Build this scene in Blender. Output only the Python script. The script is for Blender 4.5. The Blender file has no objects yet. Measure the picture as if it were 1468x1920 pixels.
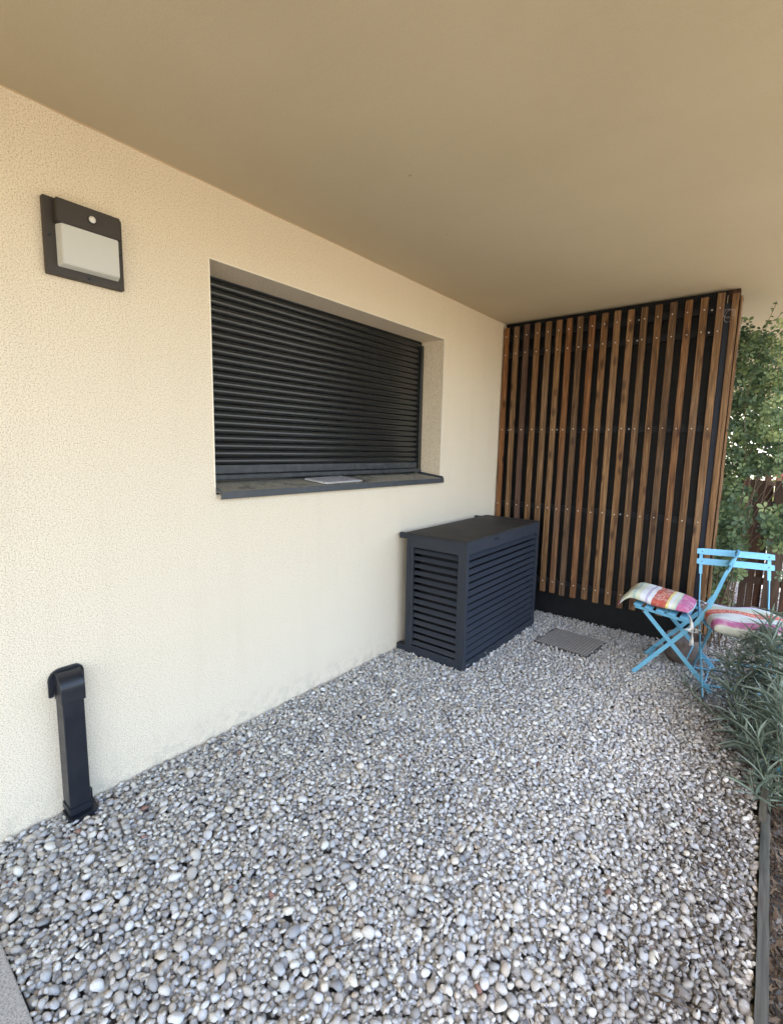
import bpy, bmesh, math, random
import numpy as np
from mathutils import Vector, Matrix, Euler
R = math.radians
rng = np.random.default_rng(7)
random.seed(7)
sc = bpy.context.scene
COL = sc.collection

# ------------------------------------------------------------------ camera
cam = bpy.data.cameras.new('camera')
camo = bpy.data.objects.new('camera', cam); COL.objects.link(camo)
cr, cu, cf = (0.77552616, 0.63096902, 0.02091089), (-0.09949447, 0.08944603, 0.99100972), (-0.62342604, 0.77063448, -0.13214566)
camo.matrix_world = Matrix(((cr[0], cu[0], -cf[0], 2.0), (cr[1], cu[1], -cf[1], 0.0), (cr[2], cu[2], -cf[2], 1.4), (0, 0, 0, 1)))
cam.sensor_fit = 'VERTICAL'; cam.sensor_height = 24
cam.lens = 897.28 / 1920 * 24
cam.clip_start = 0.02; cam.clip_end = 3000
sc.camera = camo

# ------------------------------------------------------------------ light
SUN_EL, SUN_AZ = R(56), math.atan2(0.13, -0.99)      # azimuth as atan2(x, y) of the direction towards the sun
w = bpy.data.worlds.new('World'); sc.world = w; w.use_nodes = True
nt = w.node_tree; bg = nt.nodes['Background']
sky = nt.nodes.new('ShaderNodeTexSky'); sky.sky_type = 'NISHITA'; sky.sun_disc = False
sky.sun_elevation = SUN_EL; sky.sun_rotation = SUN_AZ; sky.dust_density = 2.5; sky.air_density = 1.0; sky.ozone_density = 0.6
nt.links.new(sky.outputs[0], bg.inputs[0]); bg.inputs[1].default_value = 0.15
sun = bpy.data.lights.new('sun', 'SUN'); sun.energy = 2.6; sun.angle = R(0.6); sun.color = (1, 0.94, 0.86)
suno = bpy.data.objects.new('sun', sun); COL.objects.link(suno)
sd = Vector((math.sin(SUN_AZ) * math.cos(SUN_EL), math.cos(SUN_AZ) * math.cos(SUN_EL), math.sin(SUN_EL)))
suno.rotation_euler = sd.to_track_quat('Z', 'Y').to_euler()
suno.location = (6, -6, 9)
vs = sc.view_settings
vs.view_transform = 'Standard'; vs.look = 'None'; vs.gamma = 1; vs.use_curve_mapping = False
vs.exposure = 2.72
sc.cycles.max_bounces = 10; sc.cycles.diffuse_bounces = 7; sc.cycles.glossy_bounces = 4
sc.cycles.transparent_max_bounces = 8

# ------------------------------------------------------------------ node helpers
def mat(name, color=(.5, .5, .5), rough=.6, metal=0, spec=.5):
    m = bpy.data.materials.new(name); m.use_nodes = True
    b = m.node_tree.nodes['Principled BSDF']
    b.inputs['Base Color'].default_value = (*color, 1)
    b.inputs['Roughness'].default_value = rough
    b.inputs['Metallic'].default_value = metal
    b.inputs['Specular IOR Level'].default_value = spec
    return m
class N:
    def __init__(s, m): s.m = m; s.t = m.node_tree; s.b = s.t.nodes['Principled BSDF']
    def n(s, typ, **kw):
        x = s.t.nodes.new(typ)
        for k, v in kw.items():
            if k in x.inputs.keys(): x.inputs[k].default_value = v
            else: setattr(x, k, v)
        return x
    def l(s, a, b): s.t.links.new(a, b)
    def coord(s, which='Object', scale=(1, 1, 1), add=None):
        c = s.n('ShaderNodeTexCoord'); mp = s.n('ShaderNodeMapping'); mp.inputs['Scale'].default_value = scale
        src = c.outputs[which]
        if add is not None:
            v = s.n('ShaderNodeVectorMath', operation='ADD'); s.l(src, v.inputs[0]); s.l(add, v.inputs[1]); src = v.outputs[0]
        s.l(src, mp.inputs['Vector']); return mp.outputs[0]
    def noise(s, vec, scale, detail=3, rough=.5, dist=0):
        x = s.n('ShaderNodeTexNoise'); x.inputs['Scale'].default_value = scale; x.inputs['Detail'].default_value = detail
        x.inputs['Roughness'].default_value = rough; x.inputs['Distortion'].default_value = dist
        if vec is not None: s.l(vec, x.inputs['Vector'])
        return x.outputs['Fac']
    def vor(s, vec, scale, feat='F1', out='Distance'):
        x = s.n('ShaderNodeTexVoronoi', feature=feat); x.inputs['Scale'].default_value = scale
        if vec is not None: s.l(vec, x.inputs['Vector'])
        return x.outputs[out]
    def ramp(s, fac, stops):
        x = s.n('ShaderNodeValToRGB'); e = x.color_ramp.elements
        while len(e) < len(stops): e.new(.5)
        for el, (p, c) in zip(e, stops):
            el.position = p; el.color = (*c, 1) if len(c) == 3 else c
        s.l(fac, x.inputs[0]); return x.outputs[0]
    def mix(s, fac, a, b, mode='MIX'):
        x = s.n('ShaderNodeMix', data_type='RGBA', blend_type=mode)
        for sock, v in ((x.inputs[0], fac), (x.inputs[6], a), (x.inputs[7], b)):
            if isinstance(v, (int, float)): sock.default_value = v
            elif isinstance(v, tuple): sock.default_value = (*v, 1)
            else: s.l(v, sock)
        return x.outputs[2]
    def bump(s, h, strength=.3, dist=.002):
        x = s.n('ShaderNodeBump'); x.inputs['Strength'].default_value = strength; x.inputs['Distance'].default_value = dist
        s.l(h, x.inputs['Height']); s.l(x.outputs[0], s.b.inputs['Normal'])
    def base(s, c): s.l(c, s.b.inputs['Base Color'])
    def rough(s, c): s.l(c, s.b.inputs['Roughness'])
G = lambda v: (v, v, v)

def m_plaster():
    m = mat('cream_render', rough=.95, spec=.2); k = N(m); v = k.coord()
    f = k.noise(v, 230, 3, .75); big = k.noise(v, 1.3, 3, .6); mid = k.noise(v, 160, 2)
    c = k.ramp(f, [(.35, (.36, .275, .17)), (.44, (.68, .59, .44)), (.52, (.805, .712, .565)), (.70, (.87, .80, .66))])
    c = k.mix(k.ramp(big, [(.35, G(0)), (.7, G(.22))]), c, (.75, .65, .50))
    sp = k.vor(v, 95); c = k.mix(k.ramp(sp, [(.05, G(.55)), (.16, G(0))]), c, (.50, .36, .22))
    dr = k.noise(k.coord('Object', (1, 1, .12)), 9, 4, .6); c = k.mix(k.ramp(dr, [(.52, G(0)), (.75, G(.20))]), c, (.62, .53, .40))
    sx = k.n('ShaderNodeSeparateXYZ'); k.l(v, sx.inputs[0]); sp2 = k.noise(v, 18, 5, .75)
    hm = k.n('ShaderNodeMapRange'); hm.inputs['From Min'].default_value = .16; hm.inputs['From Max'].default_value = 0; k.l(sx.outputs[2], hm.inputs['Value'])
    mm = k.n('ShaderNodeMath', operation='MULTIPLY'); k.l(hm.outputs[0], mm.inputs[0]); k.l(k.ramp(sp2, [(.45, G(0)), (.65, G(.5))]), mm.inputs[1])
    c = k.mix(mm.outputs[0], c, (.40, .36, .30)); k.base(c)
    h = k.mix(.5, f, mid); k.bump(h, .5, .0025); return m
def m_ceiling():
    m = mat('painted_soffit', rough=.9, spec=.2); k = N(m); v = k.coord()
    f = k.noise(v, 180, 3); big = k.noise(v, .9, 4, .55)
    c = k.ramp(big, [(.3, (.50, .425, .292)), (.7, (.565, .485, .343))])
    st = k.noise(k.coord('Object', (.35, 3.0, 1)), 6, 5, .7); c = k.mix(k.ramp(st, [(.55, G(0)), (.8, G(.22))]), c, (.42, .34, .23))
    c = k.mix(k.ramp(f, [(.3, G(.3)), (.5, G(0))]), c, (.43, .35, .24))
    sp = k.vor(v, 2.3); c = k.mix(k.ramp(sp, [(.012, G(.6)), (.02, G(0))]), c, (.25, .17, .1))
    k.base(c); k.bump(k.mix(.4, f, k.noise(v, 24, 3)), .3, .003); return m
def m_paint(name, color, rough=.4, dust=.25, spec=.5, dustc=(.2, .2, .19), scale=14):
    m = mat(name, color, rough, spec=spec); k = N(m); v = k.coord()
    d = k.noise(v, scale, 5, .65)
    k.base(k.mix(k.ramp(d, [(.45, G(0)), (.8, G(dust))]), color, dustc))
    k.rough(k.ramp(d, [(.3, G(rough)), (.8, G(min(1, rough + .25)))]))
    k.bump(k.noise(v, 500, 2), .08, .0006); return m
def m_wood(name, cols, knots=.9, grain=1):
    m = mat(name, rough=.62, spec=.3); k = N(m)
    oi = k.n('ShaderNodeObjectInfo'); mu = k.n('ShaderNodeMath', operation='MULTIPLY'); mu.inputs[1].default_value = 37.0
    k.l(oi.outputs['Random'], mu.inputs[0]); cx = k.n('ShaderNodeCombineXYZ')
    for i in range(3): k.l(mu.outputs[0], cx.inputs[i])
    v = k.coord('Object', (1, 1, .045), cx.outputs[0]); v2 = k.coord('Object', (1, 1, .16), cx.outputs[0])
    g = k.noise(v, 150, 5, .6, .6); g2 = k.noise(v, 42, 3, .5, 1.6); kn = k.vor(k.coord('Object', (1, 1, .42), cx.outputs[0]), 13)
    c = k.ramp(g2, [(.28, cols[0]), (.5, cols[1]), (.75, cols[2])])
    c = k.mix(k.ramp(g, [(.38, G(.62 * grain)), (.56, G(0))]), c, cols[3])
    ran = k.ramp(oi.outputs['Random'], [(0, (.52, .50, .52)), (.25, (.92, .92, .92)), (.5, (1.2, 1.14, 1.02)), (.75, (.80, .74, .68)), (1, (1.05, .80, .62))])
    c = k.mix(1.0, c, ran, 'MULTIPLY')
    c = k.mix(k.ramp(kn, [(.07, G(knots)), (.17, G(knots * .6)), (.27, G(0))]), c, (.045, .018, .009))
    ag = k.noise(v2, 6, 3); c = k.mix(k.ramp(ag, [(.5, G(0)), (.8, G(.35))]), c, (.19, .15, .115))
    k.base(c); k.bump(g, .35, .0015); return m
def m_plain_noise(name, c0, c1, scale=40, rough=.8, bump=.3, dist=.002, detail=5, spec=.3):
    m = mat(name, rough=rough, spec=spec); k = N(m); v = k.coord(); f = k.noise(v, scale, detail, .65)
    k.base(k.ramp(f, [(.3, c0), (.7, c1)])); k.bump(f, bump, dist); return m
def m_leaf(name, cols, rough=.5, trans=.25):
    m = mat(name, rough=rough, spec=.35); k = N(m)
    a = k.n('ShaderNodeAttribute', attribute_name='tone')
    c = k.ramp(a.outputs['Fac'], [(i / (len(cols) - 1), q) for i, q in enumerate(cols)])
    f = k.noise(k.coord(), 90, 2); c = k.mix(k.ramp(f, [(.3, G(.25)), (.6, G(0))]), c, (cols[0][0] * .6, cols[0][1] * .6, cols[0][2] * .6))
    k.base(c)
    tr = k.n('ShaderNodeBsdfTranslucent'); k.l(c, tr.inputs[0]); mx = k.n('ShaderNodeMixShader'); mx.inputs[0].default_value = trans
    out = k.t.nodes['Material Output']; k.l(k.b.outputs[0], mx.inputs[1]); k.l(tr.outputs[0], mx.inputs[2]); k.l(mx.outputs[0], out.inputs[0])
    return m

M = dict(
    plaster=m_plaster(), ceiling=m_ceiling(),
    bead=mat('corner_bead', (.86, .80, .68), .6),
    shutter=mat('shutter_aluminium', (.017, .019, .020), .23, 0, .7),
    rail=m_paint('shutter_rail', (.033, .038, .043), .38, .55, .5, (.14, .145, .15), 22),
    sill=m_paint('sill_metal', (.045, .052, .062), .42, .25),
    navy=m_paint('anthracite_louvre_paint', (.019, .0245, .036), .48, .25, .45, (.05, .057, .07), 9),
    pipe=m_paint('anthracite_duct', (.010, .013, .020), .28, .08, .5, (.04, .045, .05), 12),
    bronze=m_paint('lamp_bronze', (.042, .034, .028), .48, .15, .5, (.09, .075, .06), 25),
    black=m_plain_noise('black_membrane', (.0022, .0026, .0035), (.006, .0075, .010), 22, .55, .5, .004),
    steel=mat('galvanised_bolt', (.62, .61, .58), .38, .85),
    blue=m_paint('turquoise_paint', (.145, .42, .60), .38, .14, .5, (.055, .13, .17), 60),
)
def dusty():
    m = mat('dusty_sill_top', rough=.9); k = N(m); v = k.coord(); f = k.noise(v, 45, 6, .7); g = k.noise(v, 11, 4, .6)
    c = k.ramp(f, [(.3, (.24, .225, .175)), (.6, (.40, .375, .30)), (.8, (.52, .49, .41))])
    k.base(k.mix(k.ramp(g, [(.55, G(0)), (.68, G(.75))]), c, (.075, .08, .085))); k.bump(f, .4, .002); return m
M['dust'] = dusty()
WOOD = m_wood('larch_slat', [(.105, .054, .024), (.21, .118, .055), (.33, .21, .11), (.055, .026, .011)])
WOOD_D = m_wood('dark_larch_slat', [(.055, .030, .024), (.095, .055, .043), (.16, .10, .075), (.030, .017, .013)])
FENCE = m_wood('fence_board', [(.028, .014, .008), (.055, .029, .016), (.09, .05, .028), (.015, .007, .004)], .4)
EDGE = m_wood('weathered_board', [(.045, .048, .038), (.085, .088, .070), (.135, .135, .112), (.028, .03, .024)], .3)

# ------------------------------------------------------------------ mesh helpers
def prop(o, label=None, cat=None, group=None, kind=None):
    for k_, v in (('label', label), ('category', cat), ('group', group), ('kind', kind)):
        if v: o[k_] = v
    return o
def link(name, me, m=None, parent=None, smooth=False):
    me.name = name
    if m is not None: me.materials.append(m)
    if smooth: me.polygons.foreach_set('use_smooth', [True] * len(me.polygons))
    o = bpy.data.objects.new(name, me); COL.objects.link(o)
    if parent is not None: o.parent = parent
    return o
def frombm(name, bm, m, parent=None, smooth=False):
    bmesh.ops.recalc_face_normals(bm, faces=bm.faces[:])
    me = bpy.data.meshes.new(name); bm.to_mesh(me); bm.free(); return link(name, me, m, parent, smooth)
def thing(name, label, cat, loc=(0, 0, 0), rz=0, group=None):
    o = bpy.data.objects.new(name, None); COL.objects.link(o); o.empty_display_size = .1
    o.location = loc; o.rotation_euler = (0, 0, rz); return prop(o, label, cat, group)
def box(bm, x0, x1, y0, y1, z0, z1, mtx=None):
    vs_ = [Vector((x, y, z)) for x in (x0, x1) for y in (y0, y1) for z in (z0, z1)]
    if mtx: vs_ = [mtx @ v for v in vs_]
    q = [bm.verts.new(v) for v in vs_]
    for f in ((0, 1, 3, 2), (4, 6, 7, 5), (0, 4, 5, 1), (2, 3, 7, 6), (0, 2, 6, 4), (1, 5, 7, 3)): bm.faces.new([q[i] for i in f])
    return q
def boxo(name, dims, m, parent=None, bev=0, mtx=None, seg=2):
    bm = bmesh.new(); box(bm, *dims, mtx)
    bmesh.ops.recalc_face_normals(bm, faces=bm.faces[:])
    if bev: bmesh.ops.bevel(bm, geom=bm.edges[:], offset=bev, segments=seg, affect='EDGES', profile=.5)
    return frombm(name, bm, m, parent)
def tube(bm, pts, rad, seg=6, cap=True):
    pts = [Vector(p) for p in pts]; rings = []
    n = len(pts); prev = None
    for i, p in enumerate(pts):
        t = (pts[min(i + 1, n - 1)] - pts[max(i - 1, 0)]).normalized()
        a = prev if prev is not None else (Vector((0, 0, 1)) if abs(t.z) < .9 else Vector((1, 0, 0)))
        u = (a - t * a.dot(t)).normalized(); v = t.cross(u); prev = u
        r = rad[i] if isinstance(rad, (list, tuple)) else rad
        rings.append([bm.verts.new(p + r * (math.cos(2 * math.pi * k / seg) * u + math.sin(2 * math.pi * k / seg) * v)) for k in range(seg)])
    for a, b in zip(rings, rings[1:]):
        for k in range(seg): bm.faces.new((a[k], a[(k + 1) % seg], b[(k + 1) % seg], b[k]))
    if cap: bm.faces.new(rings[0][::-1]); bm.faces.new(rings[-1])
def bar(bm, p0, p1, wdir, wd, th):
    """flat bar from p0 to p1: width wd along wdir, thickness th across"""
    p0, p1, wdir = Vector(p0), Vector(p1), Vector(wdir)
    t = (p1 - p0).normalized(); u = (wdir - t * wdir.dot(t)).normalized(); v = t.cross(u)
    q = []
    for p in (p0, p1):
        for a, b in ((-1, -1), (1, -1), (1, 1), (-1, 1)): q.append(bm.verts.new(p + u * a * wd / 2 + v * b * th / 2))
    for f in ((3, 2, 1, 0), (4, 5, 6, 7), (0, 1, 5, 4), (1, 2, 6, 5), (2, 3, 7, 6), (3, 0, 4, 7)): bm.faces.new([q[i] for i in f])
def prism(bm, outline, x0, x1, axis='x'):
    """outline of (a,b) points extruded along an axis; x: (a,b)=(y,z); y: (a,b)=(x,z); z: (a,b)=(x,y)"""
    mk = {'x': lambda a, b, c: (c, a, b), 'y': lambda a, b, c: (a, c, b), 'z': lambda a, b, c: (a, b, c)}[axis]
    A = [bm.verts.new(mk(a, b, x0)) for a, b in outline]; B = [bm.verts.new(mk(a, b, x1)) for a, b in outline]
    n = len(A)
    bm.faces.new(A[::-1]); bm.faces.new(B)
    for i in range(n): bm.faces.new((A[i], A[(i + 1) % n], B[(i + 1) % n], B[i]))
def meshnp(name, V, F, m, parent=None, smooth=False, tone=None, colors=None):
    """V (n,3); F (m,k) all the same k"""
    me = bpy.data.meshes.new(name); n, k_ = F.shape
    me.vertices.add(len(V)); me.vertices.foreach_set('co', V.astype(np.float32).ravel())
    me.loops.add(n * k_); me.loops.foreach_set('vertex_index', F.astype(np.int32).ravel())
    me.polygons.add(n); me.polygons.foreach_set('loop_start', np.arange(0, n * k_, k_, dtype=np.int32))
    me.polygons.foreach_set('loop_total', np.full(n, k_, np.int32))
    if smooth: me.polygons.foreach_set('use_smooth', np.ones(n, bool))
    me.update(calc_edges=True)
    if tone is not None:
        a = me.attributes.new('tone', 'FLOAT', 'POINT'); a.data.foreach_set('value', tone.astype(np.float32))
    if colors is not None:
        a = me.attributes.new('stone', 'FLOAT_COLOR', 'POINT'); a.data.foreach_set('color', np.c_[colors, np.ones(len(colors))].astype(np.float32).ravel())
    return link(name, me, m, parent)

# ------------------------------------------------------------------ ground
GX0, GX1, GY0, GY1 = 0.0, 2.10, 0.10, 4.95
def gmat():
    m = mat('garden_soil', rough=1, spec=.1); k = N(m); v = k.coord(); f = k.noise(v, 14, 6, .7)
    k.base(k.ramp(f, [(.3, (.15, .14, .13)), (.7, (.30, .29, .27))])); k.bump(f, .6, .02); return m
def lawnmat():
    m = mat('garden_ground', rough=1, spec=.1); k = N(m); v = k.coord(); f = k.noise(v, 3, 6, .7); g = k.noise(v, 60, 3)
    c = k.ramp(f, [(.3, (.17, .135, .095)), (.7, (.26, .21, .15))]); k.base(k.mix(k.ramp(g, [(.3, G(.4)), (.7, G(0))]), c, (.17, .17, .10))); return m
bm = bmesh.new(); q = 400
for a in ((-q, q, -q, q),): 
    vv = [bm.verts.new(p) for p in ((-q, -q, -.06), (q, -q, -.06), (q, q, -.06), (-q, q, -.06))]; bm.faces.new(vv)
prop(frombm('ground', bm, lawnmat()), kind='structure')
bm = bmesh.new(); vv = [bm.verts.new(p) for p in ((0, -2, -.045), (3.0, -2, -.045), (3.0, 5.05, -.045), (0, 5.05, -.045))]; bm.faces.new(vv)
prop(frombm('soil', bm, gmat()), kind='structure')

# ---- pebbles laid down one by one on a height map
res = .003
nx, ny = int((GX1 - GX0) / res) + 1, int((GY1 - GY0) / res) + 1
H = np.full((nx, ny), -.045)
BLK = np.zeros((nx, ny), bool)
def cell(x, y): return int((x - GX0) / res), int((y - GY0) / res)
def block(x0, x1, y0, y1):
    a, b = cell(x0, y0); c, d = cell(x1, y1); BLK[max(a, 0):max(c, 0), max(b, 0):max(d, 0)] = True
block(.13, .53, 2.57, 3.66); block(0, 1.2, 0, .243); block(0, 1.66, 4.03, 6)
DRC = Vector((.905, 3.50)); DRA = R(-4)
gx, gy = np.meshgrid(GX0 + np.arange(nx) * res, GY0 + np.arange(ny) * res, indexing='ij')
lx = (gx - DRC.x) * math.cos(DRA) + (gy - DRC.y) * math.sin(DRA); ly = -(gx - DRC.x) * math.sin(DRA) + (gy - DRC.y) * math.cos(DRA)
BLK |= (abs(lx) < .185) & (abs(ly) < .175)
BLK |= gx > 2.058 + (gy < 2.25) * .012 + (1.9 - gy) * .018
NS = 112000
stones = []
# the size of stones drifts a little over the bed
off9 = np.array([(i, j) for i in (-2, 0, 2) for j in (-2, 0, 2)])
cand_all = np.c_[rng.uniform(GX0 + .008, GX1 - .01, NS * 7), rng.uniform(GY0 + .01, GY1 - .01, NS * 7)]
sizes = np.clip(np.exp(rng.normal(math.log(.0110), .25, NS)), .0045, .021)
sizes[-14000:] = np.clip(np.exp(rng.normal(math.log(.0070), .22, 14000)), .004, .010)
for s in range(NS):
    c = cand_all[s * 7:s * 7 + 7]
    ci = ((c[:, 0] - GX0) / res).astype(int); cj = ((c[:, 1] - GY0) / res).astype(int)
    ii = np.clip(ci[:, None] + off9[None, :, 0], 0, nx - 1); jj = np.clip(cj[:, None] + off9[None, :, 1], 0, ny - 1)
    sc_ = H[ii, jj].max(1) + BLK[ci, cj] * 9
    b = int(sc_.argmin())
    if sc_[b] > 5: continue
    x, y = c[b]; a = sizes[s] * (1.0 + .08 * max(0, min(1, (1.5 - y) / .9)))
    el = random.uniform(.58, .95); fl = random.uniform(.42, .72)
    ang = random.gauss(.9, .9); A, B, Cc = a, a * el, a * fl
    i0, j0 = ci[b], cj[b]; r = int(A / res) + 1
    ia, ib, ja, jb = max(i0 - r, 0), min(i0 + r + 1, nx), max(j0 - r, 0), min(j0 + r + 1, ny)
    X = gx[ia:ib, ja:jb] - x; Y = gy[ia:ib, ja:jb] - y
    u = (X * math.cos(ang) + Y * math.sin(ang)) / A; v = (-X * math.sin(ang) + Y * math.cos(ang)) / B
    d = 1 - u * u - v * v; mk = d > .02
    if not mk.any(): continue
    pr = Cc * np.sqrt(d[mk]); hp = H[ia:ib, ja:jb]
    # rest lower than strict contact, as packed stones shoulder past each other
    z = np.percentile(hp[mk] + pr * .72, 64)
    hp[mk] = np.maximum(hp[mk], z + pr)
    # tilt towards the local slope
    stones.append((x, y, z, A, B, Cc, ang, i0, j0))
S = np.array(stones)
top = S[:, 2] + S[:, 5]
vis = top > H[S[:, 7].astype(int), S[:, 8].astype(int)] - .006
S = S[vis]
shift = -np.median(H[(~BLK) & (H > -.03)]) - .002
S[:, 2] += shift; H += shift
# the lower course of stones that shows in the crevices
sp = .0125; ux, uy = np.meshgrid(np.arange(GX0 + .006, GX1 - .006, sp), np.arange(GY0 + .006, GY1 - .006, sp), indexing='ij')
ux = ux.ravel() + rng.normal(0, .003, ux.size); uy = uy.ravel() + rng.normal(0, .003, ux.size)
ui = np.clip(((ux - GX0) / res).astype(int), 0, nx - 1); uj = np.clip(((uy - GY0) / res).astype(int), 0, ny - 1)
low = (H[np.clip(ui[:, None] + off9[None, :, 0], 0, nx - 1), np.clip(uj[:, None] + off9[None, :, 1], 0, ny - 1)].min(1) < -.008) & ~BLK[ui, uj]
ux, uy, ui, uj = ux[low], uy[low], ui[low], uj[low]; nu = len(ux)
ua = rng.uniform(.008, .0115, nu)
U = np.c_[ux, uy, -.0195 + rng.normal(0, .0018, nu), ua, ua * rng.uniform(.65, .95, nu), ua * .65, rng.uniform(0, 3.14, nu), ui, uj]
S = np.concatenate([S, U])
print('pebbles', len(S), 'under', nu, 'shift', shift)
def basemesh(sub, var):
    bm = bmesh.new(); bmesh.ops.create_icosphere(bm, subdivisions=sub, radius=1)
    V = np.array([v.co[:] for v in bm.verts]); F = np.array([[v.index for v in f.verts] for f in bm.faces]); bm.free()
    rr = np.random.default_rng(100 + var)
    out = V.copy(); sc1 = np.ones(len(V))
    for _ in range(4):
        kx = rr.normal(0, 1.5, 3); sc1 += rr.uniform(.04, .11) * np.sin(V @ kx + rr.uniform(0, 6.28))
    for _ in range(4 + var % 5):
        nn = rr.normal(0, 1, 3); nn /= np.linalg.norm(nn); dd = V @ nn; lim = rr.uniform(.58, .84)
        sc1 = np.where(dd > lim, sc1 * (lim + (dd - lim) * .35) / np.maximum(dd, .01), sc1)
    out = V * sc1[:, None]
    keep = V[F].mean(1)[:, 2] > -.5
    return out, F[keep]
PAL = np.array([1.24, 1.205, 1.135]) *  np.array([(.47, .46, .44), (.56, .55, .52), (.36, .36, .36), (.25, .26, .28), (.42, .41, .385), (.62, .61, .575), (.33, .345, .365),
                (.50, .47, .41), (.40, .355, .30), (.19, .20, .22), (.62, .62, .60), (.43, .45, .47), (.28, .275, .26)])
PAL = np.minimum(.66, .50 + (PAL - .50) * .92)
PW = np.array([14, 13, 12, 8, 12, 9, 9, 7, 3, 2.5, 4, 10, 6]); PW = PW / PW.sum()
def pebmat():
    m = mat('river_pebble', rough=.72, spec=.35); k = N(m)
    a = k.n('ShaderNodeAttribute', attribute_name='stone'); v = k.coord()
    f = k.noise(v, 420, 4, .7); g = k.noise(v, 110, 3, .6, 1.0)
    c = k.mix(1.0, a.outputs['Color'], k.ramp(f, [(.3, (.74, .74, .75)), (.7, (1.14, 1.13, 1.10))]), 'MULTIPLY')
    c = k.mix(k.ramp(g, [(.62, G(0)), (.67, G(.45))]), c, (.62, .61, .58))
    k.base(c); k.bump(f, .22, .001); return m
PEB = pebmat()
def build_stones(S, sub, name):
    Vs, Fs, Cs = [], [], []; base = 0
    NV = 12; bid = rng.integers(0, NV, len(S))
    for var in range(NV):
        s = S[bid == var]
        if not len(s): continue
        V, F = basemesh(sub, var); n = len(s)
        P = V[None] * s[:, None, 3:6]
        # tilt: mostly lying flat, some leaning on a neighbour
        t1 = rng.normal(0, .38, n); t2 = rng.normal(0, .38, n)
        c, sn = np.cos(t1)[:, None], np.sin(t1)[:, None]
        P[..., 1], P[..., 2] = P[..., 1] * c - P[..., 2] * sn, P[..., 1] * sn + P[..., 2] * c
        c, sn = np.cos(t2)[:, None], np.sin(t2)[:, None]
        P[..., 0], P[..., 2] = P[..., 0] * c - P[..., 2] * sn, P[..., 0] * sn + P[..., 2] * c
        c, sn = np.cos(s[:, 6])[:, None], np.sin(s[:, 6])[:, None]
        P[..., 0], P[..., 1] = P[..., 0] * c - P[..., 1] * sn, P[..., 0] * sn + P[..., 1] * c
        P += s[:, None, 0:3]
        nv = V.shape[0]
        Vs.append(P.reshape(-1, 3)); Fs.append((F[None] + (base + np.arange(n) * nv)[:, None, None]).reshape(-1, 3)); base += n * nv
        pal = PAL[rng.choice(len(PAL), n, p=PW)] * rng.uniform(.86, 1.13, (n, 1))
        x, y = s[:, 0], s[:, 1]
        red = (rng.random(n) < .10 * ((x < .35) & (y < .75)) * .25 + .0008)
        pal[red] = (.31, .18, .14)
        dirt_shade = np.clip((x - 1.50) / .45, 0, 1) * .78 * rng.uniform(.1, 1.2, n) + .5 * np.clip((y - 3.5) / .6, 0, 1) * rng.uniform(0, 1.1, n)  # soil dirt, deepened towards the bed to paint in the plants' shade
        dirt_shade = np.clip(dirt_shade, 0, .88)[:, None]
        pal = pal * (1 - dirt_shade) + np.array((.10, .085, .07)) * dirt_shade
        Cs.append(np.repeat(pal, nv, 0))
    V, F, Cc = np.concatenate(Vs), np.concatenate(Fs), np.concatenate(Cs)
    return V, F, Cc
near = S[:, 1] < 2.9
Va, Fa, Ca = build_stones(S[near], 2, 'a'); Vb, Fb, Cb = build_stones(S[~near], 1, 'b')
peb = meshnp('pebble_gravel', np.concatenate([Va, Vb]), np.concatenate([Fa, Fb + len(Va)]), PEB, smooth=True, colors=np.concatenate([Ca, Cb]))
prop(peb, 'bed of rounded grey, white and bluish pebbles between the wall and the planted bed', 'gravel', kind='stuff')
def hz(x, y):
    i, j = cell(x, y); return float(H[min(max(i, 0), nx - 1), min(max(j, 0), ny - 1)])

# ground beyond the fence
def fargravel():
    m = mat('pale_gravel', rough=.9, spec=.2); k = N(m); v = k.coord(); d = k.vor(v, 38); cc = k.vor(v, 38, 'F1', 'Color')
    c = k.ramp(d, [(.0, (.62, .60, .56)), (.45, (.42, .41, .39)), (.75, (.10, .10, .10))])
    k.base(k.mix(.25, c, cc, 'SOFT_LIGHT')); k.bump(d, 1, -.02); return m
bm = bmesh.new(); vv = [bm.verts.new(p) for p in ((-1, 5.051, -.03), (6, 5.051, -.03), (6, 14, -.03), (-1, 14, -.03))]; bm.faces.new(vv)
prop(frombm('gravel_path', bm, fargravel()), kind='structure')

# concrete slab, bottom left
def granite():
    m = mat('speckled_concrete', rough=.85, spec=.25); k = N(m); v = k.coord(); f = k.noise(v, 170, 4, .75); g = k.vor(v, 150)
    c = k.ramp(f, [(.34, (.13, .125, .12)), (.45, (.36, .35, .33)), (.62, (.52, .51, .48))])
    k.base(c); k.bump(f, .4, .002); return m
o = boxo('paving_slab', (.004, 1.30, -.9, .236, -.058, .006), granite(), bev=.004)
prop(o, 'speckled light concrete paving slab at the near end of the pebbles', 'paving slab')
bm = bmesh.new(); box(bm, .004, 1.3, .2375, .2410, -.058, -.006); prop(frombm('edging_strip', bm, M['black']), 'thin black edging strip between concrete slab and pebbles', 'edging')

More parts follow.
